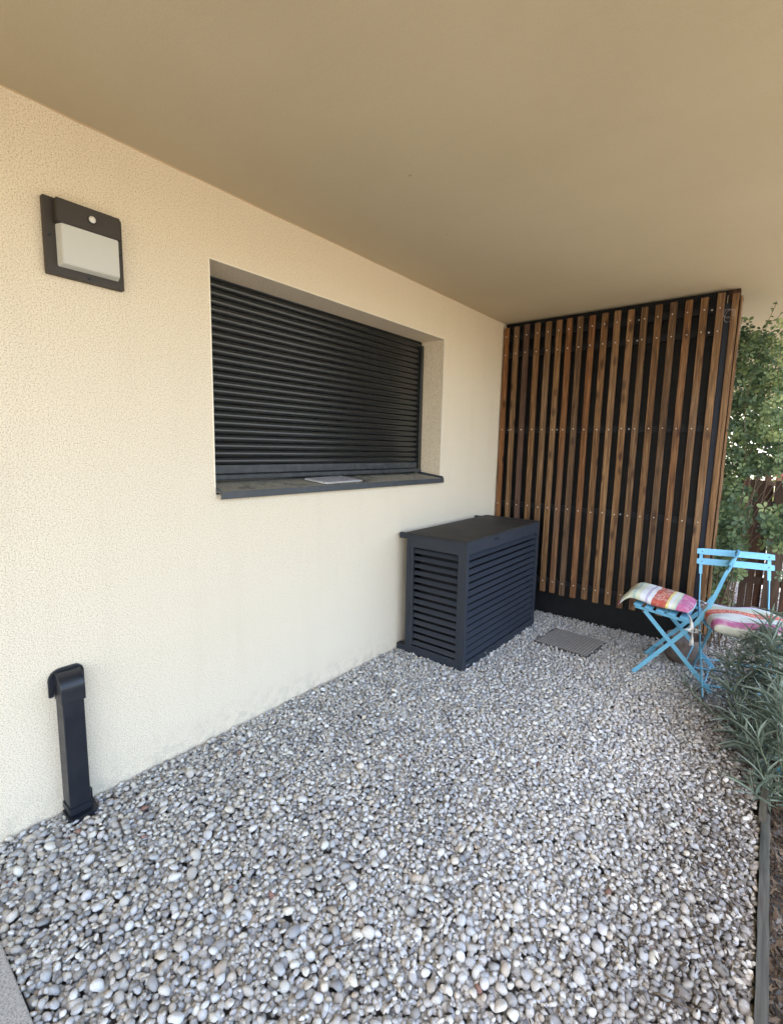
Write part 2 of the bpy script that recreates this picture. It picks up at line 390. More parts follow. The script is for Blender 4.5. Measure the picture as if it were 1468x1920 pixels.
# wooden edging boards (two laid end to end)
def rot_box(name, p0, p1, wd, z0, z1, m, label, cat, group=None):
    p0, p1 = Vector((*p0, 0)), Vector((*p1, 0)); L = (p1 - p0).length; a = math.atan2(p1.y - p0.y, p1.x - p0.x)
    bm = bmesh.new(); n = 24; h = z1 - z0
    # long axis of the board along local z so the grain follows it
    prev = None
    for i in range(n + 1):
        t = i / n * L; jx = random.uniform(-.0012, .0012)
        ring = [bm.verts.new(v) for v in ((-h / 2, -wd / 2 + jx, t), (h / 2, -wd / 2 + jx, t), (h / 2, wd / 2 + jx, t), (-h / 2, wd / 2 + jx, t))]
        if prev:
            for k in range(4): bm.faces.new((prev[k], prev[(k + 1) % 4], ring[(k + 1) % 4], ring[k]))
        else: bm.faces.new(ring[::-1])
        prev = ring
    bm.faces.new(prev)
    o = frombm(name, bm, m)
    o.matrix_world = Matrix.Translation((p0.x, p0.y, (z0 + z1) / 2)) @ Matrix.Rotation(a, 4, 'Z') @ Matrix.Rotation(R(90), 4, 'Y')
    return prop(o, label, cat, group)
rot_box('edging_board', (2.112, .4), (2.083, 2.265), .028, -.055, .012, EDGE, 'weathered grey edging board beside the pebbles, the long near one', 'edging board', 'garden edging boards')
rot_box('edging_board', (2.075, 2.20), (2.062, 3.95), .024, -.055, .016, EDGE, 'far weathered edging board running under the grey-green shrub', 'edging board', 'garden edging boards')

# drain cover
def covermat():
    m = mat('drain_cover_metal', rough=.75, spec=.4); k = N(m)
    v = k.coord('Object'); f = k.noise(v, 60, 5, .7)
    br = k.n('ShaderNodeTexBrick'); br.offset = 0; k.l(v, br.inputs['Vector']); br.inputs['Scale'].default_value = 1
    br.inputs['Brick Width'].default_value = .022; br.inputs['Row Height'].default_value = .022; br.inputs['Mortar Size'].default_value = .004
    br.inputs['Color1'].default_value = (1, 1, 1, 1); br.inputs['Color2'].default_value = (.8, .8, .8, 1); br.inputs['Mortar'].default_value = (0, 0, 0, 1)
    c = k.ramp(f, [(.3, (.26, .25, .23)), (.7, (.50, .48, .45))])
    k.base(k.mix(k.mix(.0, br.outputs['Color'], G(0)), (.20, .19, .175), c)); k.bump(br.outputs['Color'], .4, .002); return m
dc = thing('drain_cover', 'square dusty metal drain cover set flush in the pebbles', 'drain cover', (DRC.x, DRC.y, 0), DRA)
cm = covermat()
boxo('frame', (-.2, .2, -.19, .19, -.04, .002), m_paint('cover_frame', (.06, .058, .055), .7, .6, .3, (.17, .16, .14), 40), dc, .003)
for i in range(2):
    for j in range(2):
        boxo('cover_plate', (-.187 + i * .188, -.001 + i * .188, -.177 + j * .178, -.001 + j * .178, 0, .006), cm, dc, .0015)

# ------------------------------------------------------------------ building
HC = 2.494
WY0, WY1, WZ0, WZ1 = 1.188, 3.045, 1.172, 2.195
bld = thing('house', 'cream rendered house wall with overhanging beige soffit and a shuttered window', 'house', (0, 0, 0))
bm = bmesh.new()
D = -.30
ys = [-9, WY0, WY1, 14]; zs = [-.08, WZ0, WZ1, 2.9]
for i in range(3):
    for j in range(3):
        if i == 1 and j == 1: continue
        bm.faces.new([bm.verts.new(p) for p in ((0, ys[i], zs[j]), (0, ys[i + 1], zs[j]), (0, ys[i + 1], zs[j + 1]), (0, ys[i], zs[j + 1]))])
for a, b in (((WY0, WZ0), (WY1, WZ0)), ((WY1, WZ0), (WY1, WZ1)), ((WY1, WZ1), (WY0, WZ1)), ((WY0, WZ1), (WY0, WZ0))):
    bm.faces.new([bm.verts.new(p) for p in ((0, *a), (0, *b), (D, *b), (D, *a))])
bm.faces.new([bm.verts.new(p) for p in ((D, WY0, WZ0), (D, WY1, WZ0), (D, WY1, WZ1), (D, WY0, WZ1))])
bmesh.ops.remove_doubles(bm, verts=bm.verts[:], dist=1e-5)
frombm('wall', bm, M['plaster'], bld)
boxo('back_wall', (-6, -.302, -9, 14, -.08, 3.2), M['plaster'], bld)
bm = bmesh.new()   # the slab of the floor above: unseen outline stepped and sized to shape the daylight
prism(bm, [(-6, -9), (2.55, -9), (2.55, 4.6), (2.06, 4.6), (2.06, 14), (-6, 14)], HC, 2.78, 'z')
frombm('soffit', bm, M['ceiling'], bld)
boxo('upper_wall', (-6, 0.0, -9, 14, 2.781, 6.4), M['plaster'], bld)
# caulk line between wall and soffit
bm = bmesh.new(); tube(bm, [(0.001, y, HC - .001 + random.uniform(-.0015, .0015)) for y in np.arange(-.5, 4.0, .12)], .0035, 5); frombm('caulk_line', bm, mat('caulk', (.55, .42, .26), .9), bld)
# window
SX = -.205
win = None
bm = bmesh.new()
o_ = [(WY0 + .001, WZ0 + .035), (WY1 - .001, WZ0 + .035), (WY1 - .001, WZ1 - .001), (WY0 + .001, WZ1 - .001)]; i_ = [(WY0 + .045, WZ0 + .09), (WY1 - .045, WZ0 + .09), (WY1 - .045, WZ1 - .05), (WY0 + .045, WZ1 - .05)]
rg = [[bm.verts.new((x, *p)) for p in L_] for x, L_ in ((SX - .08, o_), (SX - .03, o_), (SX - .03, i_), (SX - .08, i_))]
for a_ in range(4):
    for b_ in range(4): bm.faces.new((rg[a_][b_], rg[a_][(b_ + 1) % 4], rg[(a_ + 1) % 4][(b_ + 1) % 4], rg[(a_ + 1) % 4][b_]))
win = frombm('window', bm, M['shutter'], bld)
bm = bmesh.new(); zt, zb = WZ1 - .004, 1.298; pitch = .0385
z = zb; k_ = 0
while z < zt + .02:
    prof = []
    for t in np.linspace(0, 1, 13):
        prof.append((SX + .001 + .0095 * math.sin(math.pi * t) ** .75, z + .0015 + t * (pitch - .003)))
    prof = [(SX - .010, z)] + prof + [(SX - .010, z + pitch)]
    A = [bm.verts.new((x, WY0 + .02, zz)) for x, zz in prof]; B = [bm.verts.new((x, WY1 - .02, zz)) for x, zz in prof]
    for i in range(len(A) - 1):
        f = bm.faces.new((A[i], B[i], B[i + 1], A[i + 1])); f.smooth = True
    z += pitch
me = bpy.data.meshes.new('roller_shutter'); bm.to_mesh(me); bm.free(); sh = link('roller_shutter', me, M['shutter'], win)
boxo('guide_rail', (SX - .01, SX + .028, WY1 - .032, WY1 - .004, WZ0 + .06, WZ1 - .03), M['shutter'], win, .003)
boxo('guide_rail', (SX - .01, SX + .028, WY0 + .004, WY0 + .032, WZ0 + .06, WZ1 - .03), M['shutter'], win, .003)
boxo('shadow_strip', (SX - .02, SX + .005, WY0 + .004, WY1 - .004, WZ1 - .022, WZ1 - .002), M['black'], win)  # black strip paints the shadow gap above the slats
boxo('bottom_bar', (SX - .008, SX + .008, WY0 + .02, WY1 - .034, 1.254, 1.297), M['rail'], win, .002)
boxo('threshold_rail', (SX - .02, SX + .034, WY0 + .004, WY1 + .0 - .004, 1.222, 1.250), M['rail'], win, .006)
# sill: sloping metal tray with lip and end upstands
bm = bmesh.new()
XB, XF, ZB, ZF = -.24, .034, 1.212, 1.184
box(bm, XB, XF, WY0 + .003, WY1 - .003, -.002, 0)
for v in bm.verts: v.co.z += ZF + (ZB - ZF) * (XF - v.co.x) / (XF - XB)
sill = frombm('sill', bm, M['dust'], win)
bm = bmesh.new()
box(bm, XF + .0005, XF + .004, WY0 + .01, WY1 - .002, ZF - .032, ZF + .002)
box(bm, XF - .008, XF + .0005, WY0 + .01, WY1 - .002, ZF - .032, ZF - .029)
frombm('sill_lip', bm, M['sill'], win)
for yy in (WY0 + .004, WY1 - .010):
    bm = bmesh.new(); box(bm, .0, 1, yy, yy + .006, -.006, .02)
    for v in bm.verts:
        t = v.co.x; v.co.x = XB + .04 + (XF - XB - .042) * t; v.co.z += ZF + (ZB - ZF) * (XF - v.co.x) / (XF - XB) - (.006 if t > .5 and v.co.z > 0 else 0)
    frombm('sill_upstand', bm, M['sill'], win)
bm = bmesh.new()
for _ in range(70):   # grit and leaf crumbs on the sill
    yy = WY0 + .05 + random.random() ** 2 * 1.6; xx = random.uniform(-.17, .02); zz = ZF + (ZB - ZF) * (XF - xx) / (XF - XB) + .001; s = random.uniform(.001, .004)
    box(bm, -s, s, -s * .6, s * .6, 0, s * .5, Matrix.Translation((xx, yy, zz)) @ Matrix.Rotation(random.uniform(0, 3), 4, 'Z'))
prop(frombm('dirt_crumbs', bm, m_plain_noise('crumbs', (.05, .04, .03), (.35, .33, .28), 200), win), kind='stuff')
# corner beads
def strip(dims): return boxo('corner_bead', dims, M['bead'], win)
strip((-.006, .0022, WY0 - .003, WY0 + .0022, WZ0 - .01, WZ1 + .003)); strip((-.006, .0022, WY1 - .0022, WY1 + .003, WZ0 + .01, WZ1 + .003)); strip((-.006, .0022, WY0 + .0022, WY1 - .0022, WZ1 - .0022, WZ1 + .003))

# papers in a clear plastic bag on the sill
def sill_z(x): return ZF + (ZB - ZF) * (XF - x) / (XF - XB)
pk = thing('document_packet', 'white folded papers in a thin plastic sleeve lying on the window sill', 'papers', (-.07, 2.0, sill_z(-.07) + .002), R(0))
pk.rotation_euler = (0, -math.atan2(ZB - ZF, XF - XB) * -1, R(6))
papm = m_plain_noise('paper_print', (.62, .62, .68), (.86, .86, .9), 30, .6, .1); whm = mat('paper_edge', (.85, .85, .87), .6)
boxo('booklet', (-.09, .075, -.15, .19, .001, .012), whm, pk, .003)
boxo('cover_sheet', (-.084, .068, -.144, .182, .0126, .0136), papm, pk)
bm = bmesh.new()
gxn, gyn = 14, 24; grid = []
for i in range(gxn):
    row = []
    for j in range(gyn):
        x = -.098 + .198 * i / (gxn - 1); y = -.16 + .46 * j / (gyn - 1)
        over = min(x + .09, .075 - x, y + .15, .19 - y)
        zz = .0175 if over > 0 else max(.002, .0175 + over * .9)
        zz += .0022 * math.sin(x * 90 + y * 55) + .0015 * math.sin(y * 130 - x * 40)
        if y > .2: zz = max(.003, zz) + .010 * abs(math.sin(x * 60 + y * 30)) * (y - .2) / .1; x *= 1 - .9 * (y - .2)
        row.append(bm.verts.new((x, y, zz)))
    grid.append(row)
for i in range(gxn - 1):
    for j in range(gyn - 1): bm.faces.new((grid[i][j], grid[i + 1][j], grid[i + 1][j + 1], grid[i][j + 1]))
pl = mat('clear_plastic', (.95, .95, .97), .12); kk = N(pl)
tr = kk.n('ShaderNodeBsdfTransparent'); gl = kk.n('ShaderNodeBsdfGlossy'); gl.inputs['Roughness'].default_value = .15; mx = kk.n('ShaderNodeMixShader'); mx.inputs[0].default_value = .30
kk.l(tr.outputs[0], mx.inputs[1]); kk.l(gl.outputs[0], mx.inputs[2]); kk.l(mx.outputs[0], kk.t.nodes['Material Output'].inputs[0])
frombm('plastic_sleeve', bm, pl, pk, True)

# ------------------------------------------------------------------ wall lamp
LY, LZ = .7035, 2.084
lp = thing('wall_lamp', 'square dark bronze wall lamp with white glass panel and motion sensor', 'wall lamp', (0, LY, LZ))
boxo('back_plate', (.0, .026, -.1225, .1225, -.1225, .1225), M['bronze'], lp, .003)
def wedge(name, y0, y1, z0, z1, x0, xt, xb, m, bev):
    bm = bmesh.new(); box(bm, 0, 1, y0, y1, z0, z1)
    for v in bm.verts:
        v.co.x = x0 if v.co.x < .5 else (xt if v.co.z > (z0 + z1) / 2 else xb)
    if name == 'glass_panel':
        for v in bm.verts:
            if v.co.x > x0 + .001: v.co.y += .010 if v.co.y < 0 else -.006; v.co.z += .009 if v.co.z < 0 else 0
    bmesh.ops.recalc_face_normals(bm, faces=bm.faces[:]); bmesh.ops.bevel(bm, geom=bm.edges[:], offset=bev, segments=3, affect='EDGES')
    return frombm(name, bm, m, lp)
wedge('hood', -.094, .104, .040, .115, .0265, .060, .060, M['bronze'], .002)
gm = mat('opal_glass', (.60, .60, .56), .2); gm.node_tree.nodes['Principled BSDF'].inputs['Subsurface Weight'].default_value = .3
gm.node_tree.nodes['Principled BSDF'].inputs['Subsurface Radius'].default_value = (.01, .01, .01)
wedge('glass_panel', -.092, .102, -.096, .0395, .0265, .057, .057, gm, .0025)
bm = bmesh.new(); bmesh.ops.create_uvsphere(bm, u_segments=20, v_segments=12, radius=.0115)
for v in bm.verts: v.co = Vector((.061 + v.co.x * .7, .012 + v.co.y, .079 + v.co.z))
frombm('motion_sensor', bm, mat('sensor_lens', (.75, .72, .66), .3), lp, True)
bm = bmesh.new(); bmesh.ops.create_cone(bm, cap_ends=True, segments=24, radius1=.0150, radius2=.0135, depth=.004, matrix=Matrix.Translation((.0605, .012, .079)) @ Matrix.Rotation(R(90), 4, 'Y'))
frombm('sensor_ring', bm, M['pipe'], lp)
for (yy, zz) in ((-.108, .0), (.112, -.0), (.006, -.109)):
    bm = bmesh.new(); bmesh.ops.create_cone(bm, cap_ends=True, segments=14, radius1=.006, radius2=.005, depth=.004, matrix=Matrix.Translation((.0265, yy, zz)) @ Matrix.Rotation(R(90), 4, 'Y'))
    s_ = frombm('screw', bm, M['pipe'], lp)

# ------------------------------------------------------------------ duct on the wall
du = thing('pipe_duct', 'short black plastic duct rising from the pebbles into the wall', 'duct', (0, .556, 0))
def rrect(w, d, r, n=4):
    pts = []
    for cx_, cy_, a0 in ((w / 2 - r, d - r, 0), (-w / 2 + r, d - r, 90)):
        for i in range(n + 1):
            a = R(a0 + 90 * i / n); pts.append((cx_ + r * math.cos(a), cy_ + r * math.sin(a)))
    pts += [(-w / 2, 0), (w / 2, 0)]; return pts
def duct_sec(name, w, d, z0, z1, m=M['pipe']):
    bm = bmesh.new(); prism(bm, [(b, a) for a, b in rrect(w, d, .005)], z0, z1, 'z'); return frombm(name, bm, m, du)
duct_sec('duct_body', .070, .072, -.03, .50)
duct_sec('bottom_collar', .077, .078, .015, .040)
# elbow: rounded box curving back into the wall
bm = bmesh.new(); prof = [(.0, .455), (.079, .455)] + [(.079 - .06 + .06 * math.cos(R(a)), .505 + .055 * math.sin(R(a))) for a in range(0, 91, 9)] + [(.0, .56)]
prism(bm, prof, -.0392, .0392, 'y'); e_ = frombm('elbow', bm, M['pipe'], du)
bv = e_.modifiers.new('bevel', 'BEVEL'); bv.width = .003; bv.segments = 2; bv.limit_method = 'ANGLE'; bv.angle_limit = R(40)
bm = bmesh.new(); out = [(-.058, .468), (-.058, .525)] + [(-.058 + .042 - .042 * math.cos(R(a)), .527 + .042 * math.sin(R(a))) for a in range(15, 91, 15)] + [(.058 - .028 + .028 * math.sin(R(a)), .541 + .028 * math.cos(R(a))) for a in range(0, 91, 15)] + [(.058, .490), (.046, .478), (.0395, .5), (-.0395, .5), (-.044, .468)]
prism(bm, out, .002, .012, 'x'); cp = frombm('wall_flange', bm, M['pipe'], du)
bm = bmesh.new(); out = [(-.066, 0), (-.066, .02), (-.05, .034), (.05, .034), (.066, .05), (.072, .04), (.072, 0)]
prism(bm, [(.012, -.044), (.09, -.046), (.098, -.036), (.098, .042), (.088, .052), (.012, .058)], -.03, .010, 'z'); frombm('foot_flange', bm, M['pipe'], du)
boxo('foot_tab', (.004, .022, .0395, .058, -.02, .052), M['pipe'], du, .006)

# ------------------------------------------------------------------ louvred cover
BX0, BX1, BY0, BY1, BZ = .085, .552, 2.545, 3.665, .842
ac = thing('louvred_cover', 'dark anthracite louvred metal cover of a heat pump standing against the wall', 'heat pump cover', (BX0, BY0, 0))
ac.rotation_euler = (R(-.6) * -1, 0, 0)
LX, LYY = BX1 - BX0, BY1 - BY0
t = .028
# corner posts and rails, butted
for x0, y0 in ((0, 0), (LX - t, 0), (0, LYY - t), (LX - t, LYY - t)): boxo('corner_post', (x0, x0 + t, y0, y0 + t, -.03, BZ - .012), M['navy'], ac, .0015)
boxo('dark_back_sheet', (.002, .008, t, LYY - t, -.02, BZ - .02), M['black'], ac)  # black sheet added so the louvre gaps look dark
boxo('dark_inner_block', (.07, LX - .06, .06, LYY - .06, .011, BZ - .05), M['black'], ac)  # black block added inside to keep the louvre gaps dark
bm = bmesh.new()
box(bm, t, LX - t, .002, .02, BZ - .095, BZ - .013); box(bm, t, LX - t, .002, .02, -.03, .055)
box(bm, t, t + .03, .003, .02, .055, BZ - .095); box(bm, LX - t - .035, LX - t, .003, .02, .055, BZ - .095)
frombm('side_panel', bm, M['navy'], ac)
bm = bmesh.new()
box(bm, LX - .02, LX - .001, t, LYY - t, BZ - .090, BZ - .013); box(bm, LX - .02, LX - .001, t, LYY - t, -.03, .045)
box(bm, LX - .019, LX - .002, t, t + .006, .045, BZ - .09); box(bm, LX - .019, LX - .002, LYY - t - .012, LYY - t, .045, BZ - .09)
frombm('front_panel', bm, M['navy'], ac)
boxo('end_panel', (t, LX - t, LYY - .014, LYY - .002, -.03, BZ - .013), M['navy'], ac)
boxo('base_tray', (.02, LX - .03, .03, LYY - .03, .0, .01), M['navy'], ac)
z0, z1, n = .055, BZ - .095, 14
blade_me = None
for i in range(n):
    zc = z0 + (i + .5) * (z1 - z0) / n; p = (z1 - z0) / n
    bm = bmesh.new(); box(bm, t + .0305, LX - t - .0355, -.001, .001, -.016, .015, Matrix.Translation((0, .013, zc)) @ Matrix.Rotation(R(-38), 4, 'X'))
    frombm('louvre_blade', bm, M['navy'], ac)
z0, z1, n = .045, BZ - .090, 15
for i in range(n):
    zc = z0 + (i + .5) * (z1 - z0) / n
    bm = bmesh.new(); box(bm, -.0012, .0012, t + .0065, LYY - t - .0125, -.0160, .0150, Matrix.Translation((LX - .0135, 0, zc)) @ Matrix.Rotation(R(-42), 4, 'Y'))
    frombm('louvre_blade', bm, M['navy'], ac)
lidm = m_paint('cover_lid_paint', (.020, .021, .022), .55, .35, .4, (.07, .066, .058), 4)
boxo('lid', (-.004, LX + .002, -.004, LYY + .004, BZ - .0115, BZ), lidm, ac, .0015)
boxo('wall_bracket', (-BX0 + .022, -.0005, .004, .03, BZ - .045, BZ - .008), M['navy'], ac, .001)
boxo('wall_bracket', (-BX0 + .002, -.0005, LYY - .06, LYY - .03, BZ - .045, BZ - .008), M['navy'], ac, .001)
boxo('ground_rail', (-BX0 + .012, -.0005, .002, .045, -.02, .042), M['navy'], ac, .001)
boxo('maker_plate', (LX + .0, LX + .0012, .36, .43, BZ - .040, BZ - .032), mat('plate', (.008, .009, .012), .4), ac)
boxo('maker_plate', (LX + .0, LX + .0012, .035, .075, .018, .026), mat('plate_light', (.16, .17, .19), .4), ac)

for yy, zz in ((.30, .022), (LYY - .05, .022), (.05, BZ - .05), (LYY - .05, BZ - .05)):
    bm = bmesh.new(); bmesh.ops.create_cone(bm, cap_ends=True, segments=10, radius1=.004, radius2=.003, depth=.003, matrix=Matrix.Translation((LX + .0002, yy, zz)) @ Matrix.Rotation(R(90), 4, 'Y'))
    frombm('screw', bm, M['steel'] if yy == .30 else M['navy'], ac)

# ------------------------------------------------------------------ timber screen
SY = 3.96
scn = thing('timber_screen', 'tall privacy screen of upright larch slats bolted to a black backing', 'privacy screen', (0, SY, 0))
boxo('backing_board', (.004, 1.60, .058, .085, -.08, HC - .002), M['black'], scn)
bm = bmesh.new()   # ragged membrane edge under the soffit
for i in range(80):
    x = .01 + i * .02; box(bm, x, x + .019, .052, .0575, HC - .03 - random.uniform(0, .012), HC - .003)
frombm('membrane_edge', bm, M['black'], scn)
NZ = [2.372, 2.226, 1.581, .928, .296]
for z in NZ: boxo('rail', (.006, 1.63, .026, .051, z - .024, z + .024), m_paint('rail_%d' % (z * 10), (.005, .006, .009), .6, .3, .4, (.014, .015, .018), 20) if z == NZ[0] else bpy.data.materials['rail_23'], scn)
bm = bmesh.new(); bmesh.ops.create_uvsphere(bm, u_segments=10, v_segments=6, radius=.0052)
for v in bm.verts: v.co.y *= .6
for f in bm.faces: f.smooth = True
bolt_me = bpy.data.meshes.new('bolt'); bm.to_mesh(bolt_me); bm.free(); bolt_me.materials.append(M['steel'])
def bolt(parent, loc, s=1):
    o = bpy.data.objects.new('bolt', bolt_me); COL.objects.link(o); o.parent = parent; o.location = loc; o.scale = (s, s, s); return o
lefts = [.014, .103, .193, .288, .381, .468, .552, .637, .727, .819, .908, 1.002, 1.093, 1.184, 1.275, 1.368, 1.459, 1.552]
def slat(x, wd, z0, z1, m, name='slat', y0=.0, dp=.024):
    bm = bmesh.new(); box(bm, -wd / 2, wd / 2, 0, dp, z0, z1)
    bmesh.ops.subdivide_edges(bm, edges=[e for e in bm.edges if abs((e.verts[0].co - e.verts[1].co).z) > 1], cuts=14)
    a, b = random.uniform(0, 6), random.uniform(.0, .0016)
    for v in bm.verts: v.co.x += b * math.sin(v.co.z * 2.2 + a)
    bmesh.ops.bevel(bm, geom=[e for e in bm.edges if e.calc_face_angle(0) > 1], offset=.0015, segments=1, affect='EDGES')
    o = frombm(name, bm, m, scn); o.location = (x + wd / 2, y0, 0); return o
for i, x in enumerate(lefts):
    m = WOOD_D if i in (2,) else WOOD
    o = slat(x, .0425 + random.uniform(-.001, .0015), .196 + random.uniform(-.006, .006), 2.452 + random.uniform(-.004, .004) + (.02 if i == 17 else 0), m)
    if i == 2: o['label'] = 'darker purplish brown slat'
    for z in NZ: bolt(o, (random.uniform(-.004, .004), -.001, z + random.uniform(-.004, .004)))
for i, xx in enumerate((.35 + .155, 1.075, 1.525, 1.075, 1.520, 1.07, .52, .09, 1.06)):
    bolt(scn, (xx, .025, NZ[[0, 0, 0, 1, 1, 2, 2, 2, 3][i]]), 1.25)
boxo('metal_post', (1.598, 1.632, .012, .05, .1, 2.40), m_paint('navy_post', (.009, .013, .025), .5, .2, .4, (.02, .028, .04), 10), scn, .001)
slat(1.634, .036, .12, 2.452, WOOD, 'end_board', -.004, .026)
o = slat(1.676, .012, .12, 2.44, WOOD, 'side_board', .026, .10)
boxo('end_post', (1.606, 1.672, .056, .12, -.05, HC - .001), FENCE, scn)
bm = bmesh.new()
for (cx_, cz_, rx, rz_, tl) in ((1.625, 2.325, .030, .024, .3), (1.632, 2.312, .026, .040, -.5), (1.620, 2.33, .022, .03, 1.1)):
    pts = []
    for k in range(25):
        a = 2 * math.pi * k / 24; px, pz = rx * math.cos(a), rz_ * math.sin(a)
        pts.append((cx_ + px * math.cos(tl) - pz * math.sin(tl), SY - .012 - .012 * math.sin(a * 1.0 + tl), cz_ + px * math.sin(tl) + pz * math.cos(tl)))
    tube(bm, pts, .0007, 4)
prop(frombm('wire_loop', bm, mat('thin_wire', (.5, .42, .40), .4, .4)), 'thin curled wire loop hanging at the top of the slatted screen', 'wire')

# ------------------------------------------------------------------ chairs
def frame_chair(name, label, loc, rz, group, parts=True):
    """folding bistro chair; local: faces -y, x to its right; origin on the ground under the seat centre"""
    t = thing(name, label, 'chair', loc, rz, group); W = .176
    B = M['blue']
    for s in (-1, 1):
        x = s * W
        # long member: front foot -> rear of seat -> back top
        bm = bmesh.new(); xo = x + s * .004
        P = [(xo, -.150, .0), (xo, .165, .405), (xo, .215, .50), (xo, .313, .814)]
        bar(bm, P[0], P[1], (0, 1, -.7), .024, .006); bar(bm, P[1], P[2], (0, 1, -.6), .026, .006)
        bar(bm, P[2], (xo, .262, .66), (0, 1, -.3), .020, .006); bar(bm, (xo, .262, .66), P[3], (1, 0, 0), .018, .005)
        frombm('back_leg', bm, B, t)
        bm = bmesh.new(); xi = x - s * .004
        bar(bm, (xi, -.115, .415), (xi, .272, .0), (0, 1, .8), .024, .006); frombm('cross_leg', bm, B, t)
        bm = bmesh.new(); bmesh.ops.create_cone(bm, cap_ends=True, segments=10, radius1=.006, radius2=.005, depth=.020, matrix=Matrix.Translation((x, .040, .245)) @ Matrix.Rotation(R(90), 4, 'Y')); frombm('pivot_bolt', bm, B, t)
        bm = bmesh.new(); bar(bm, (x, -.172, .432), (x, .140, .400), (0, 0, 1), .016, .005); frombm('seat_rail', bm, B, t)
    for (y, z) in ((-.09, .072), (.235, .04), (.13, .15)):
        bm = bmesh.new(); tube(bm, [(-W, y, z), (W, y, z)], .0045, 6); frombm('stretcher', bm, B, t)
    for k in range(5):
        y = -.155 + k * .064; z = .448 - k * .0062
        bm = bmesh.new(); box(bm, -.200, .200, -.0225, .0225, -.005, .005, Matrix.Translation((0, y, z)) @ Matrix.Rotation(R(-6), 4, 'X'))
        bmesh.ops.recalc_face_normals(bm, faces=bm.faces[:]); bmesh.ops.bevel(bm, geom=bm.edges[:], offset=.003, segments=2, affect='EDGES'); frombm('seat_slat', bm, B, t)
    for (z, y) in ((.800, .300), (.738, .281)):
        bm = bmesh.new(); n = 12; prev = None
        rows = []
        for i in range(n + 1):
            u = i / n * 2 - 1; x = u * .205; yy = y + .012 * (1 - u * u); hh = .0185 - (.004 if abs(u) > .98 else 0)
            rows.append([bm.verts.new((x, yy - .005 + .3 * dz * -1 * 0 + dz * .3, z + dz)) for dz in (-hh, hh)] + [bm.verts.new((x, yy + .005 + dz * .3, z + dz)) for dz in (hh, -hh)])
        for a, b in zip(rows, rows[1:]):
            for k in range(4): bm.faces.new((a[k], a[(k + 1) % 4], b[(k + 1) % 4], b[k]))
        bm.faces.new(rows[0][::-1]); bm.faces.new(rows[-1])
        bs = frombm('back_slat', bm, B, t)
        for s in (-1, 1):
            bm = bmesh.new(); bmesh.ops.create_uvsphere(bm, u_segments=8, v_segments=5, radius=.0035, matrix=Matrix.Translation((s * W, y - .004, z))); frombm('rivet', bm, M['pipe'], bs)
    return t
CG = 'turquoise folding garden chairs'
ch1 = frame_chair('folding_chair', 'turquoise folding metal chair seen from the side, turned towards the wall', (1.530, 3.462, 0), R(-90), CG)
ch2 = frame_chair('folding_chair', 'turquoise folding metal chair facing the camera, its back slats against the fence', (1.905, 3.385, -.018), R(16), CG)
ch3 = frame_chair('folding_chair', 'turquoise folding chair hidden in the shrub, only the end of its backrest showing', (2.432, 2.645, 0), R(60), CG)

# cushions --------------------------------------------------------
def cushmat(name, stops, axis):
    m = mat(name, rough=.95, spec=.15); k = N(m); c = k.n('ShaderNodeTexCoord'); sx = k.n('ShaderNodeSeparateXYZ'); k.l(c.outputs['Object'], sx.inputs[0])
    at = k.n('ShaderNodeAttribute', attribute_name='cloth')
    wv = k.noise(c.outputs['Object'], 9, 2); ad = k.n('ShaderNodeMath', operation='MULTIPLY_ADD'); ad.inputs[1].default_value = .03; k.l(wv, ad.inputs[0]); sb = k.n('ShaderNodeMath', operation='SUBTRACT'); sb.inputs[1].default_value = .015; k.l(at.outputs['Fac'], sb.inputs[0]); k.l(sb.outputs[0], ad.inputs[2])
    col = k.ramp(ad.outputs[0], stops); r = [n for n in k.t.nodes if n.type == 'VALTORGB'][-1]; r.color_ramp.interpolation = 'CONSTANT'
    blot = k.noise(c.outputs['Object'], 26, 4, .6); col = k.mix(k.ramp(blot, [(.45, G(0)), (.7, G(.45))]), col, (.62, .60, .55))
    wvv = k.n('ShaderNodeTexNoise'); wvv.inputs['Scale'].default_value = 350; k.base(col); k.l(c.outputs['Object'], wvv.inputs['Vector'])
    k.bump(wvv.outputs['Fac'], .35, .0012); return m
PK, RD, YE, WH, GR, LIL, CRM = (.46, .13, .26), (.46, .10, .07), (.72, .62, .20), (.66, .68, .66), (.36, .50, .42), (.45, .40, .52), (.60, .62, .46)
c1m = cushmat('striped_cotton', [(0, PK), (.10, WH), (.17, CRM), (.30, GR), (.33, CRM), (.38, WH), (.43, LIL), (.455, WH), (.49, RD), (.615, YE), (.64, WH), (.675, CRM), (.705, GR), (.72, PK), (.95, WH)], 1)
PK = (.34, .10, .21); WH = (.47, .49, .49); CRM = (.40, .41, .33)
c2m = cushmat('striped_cotton_wide', [(0, CRM), (.10, PK), (.27, WH), (.36, GR), (.38, WH), (.46, RD), (.57, CRM), (.66, GR), (.71, LIL), (.80, PK)], 1)
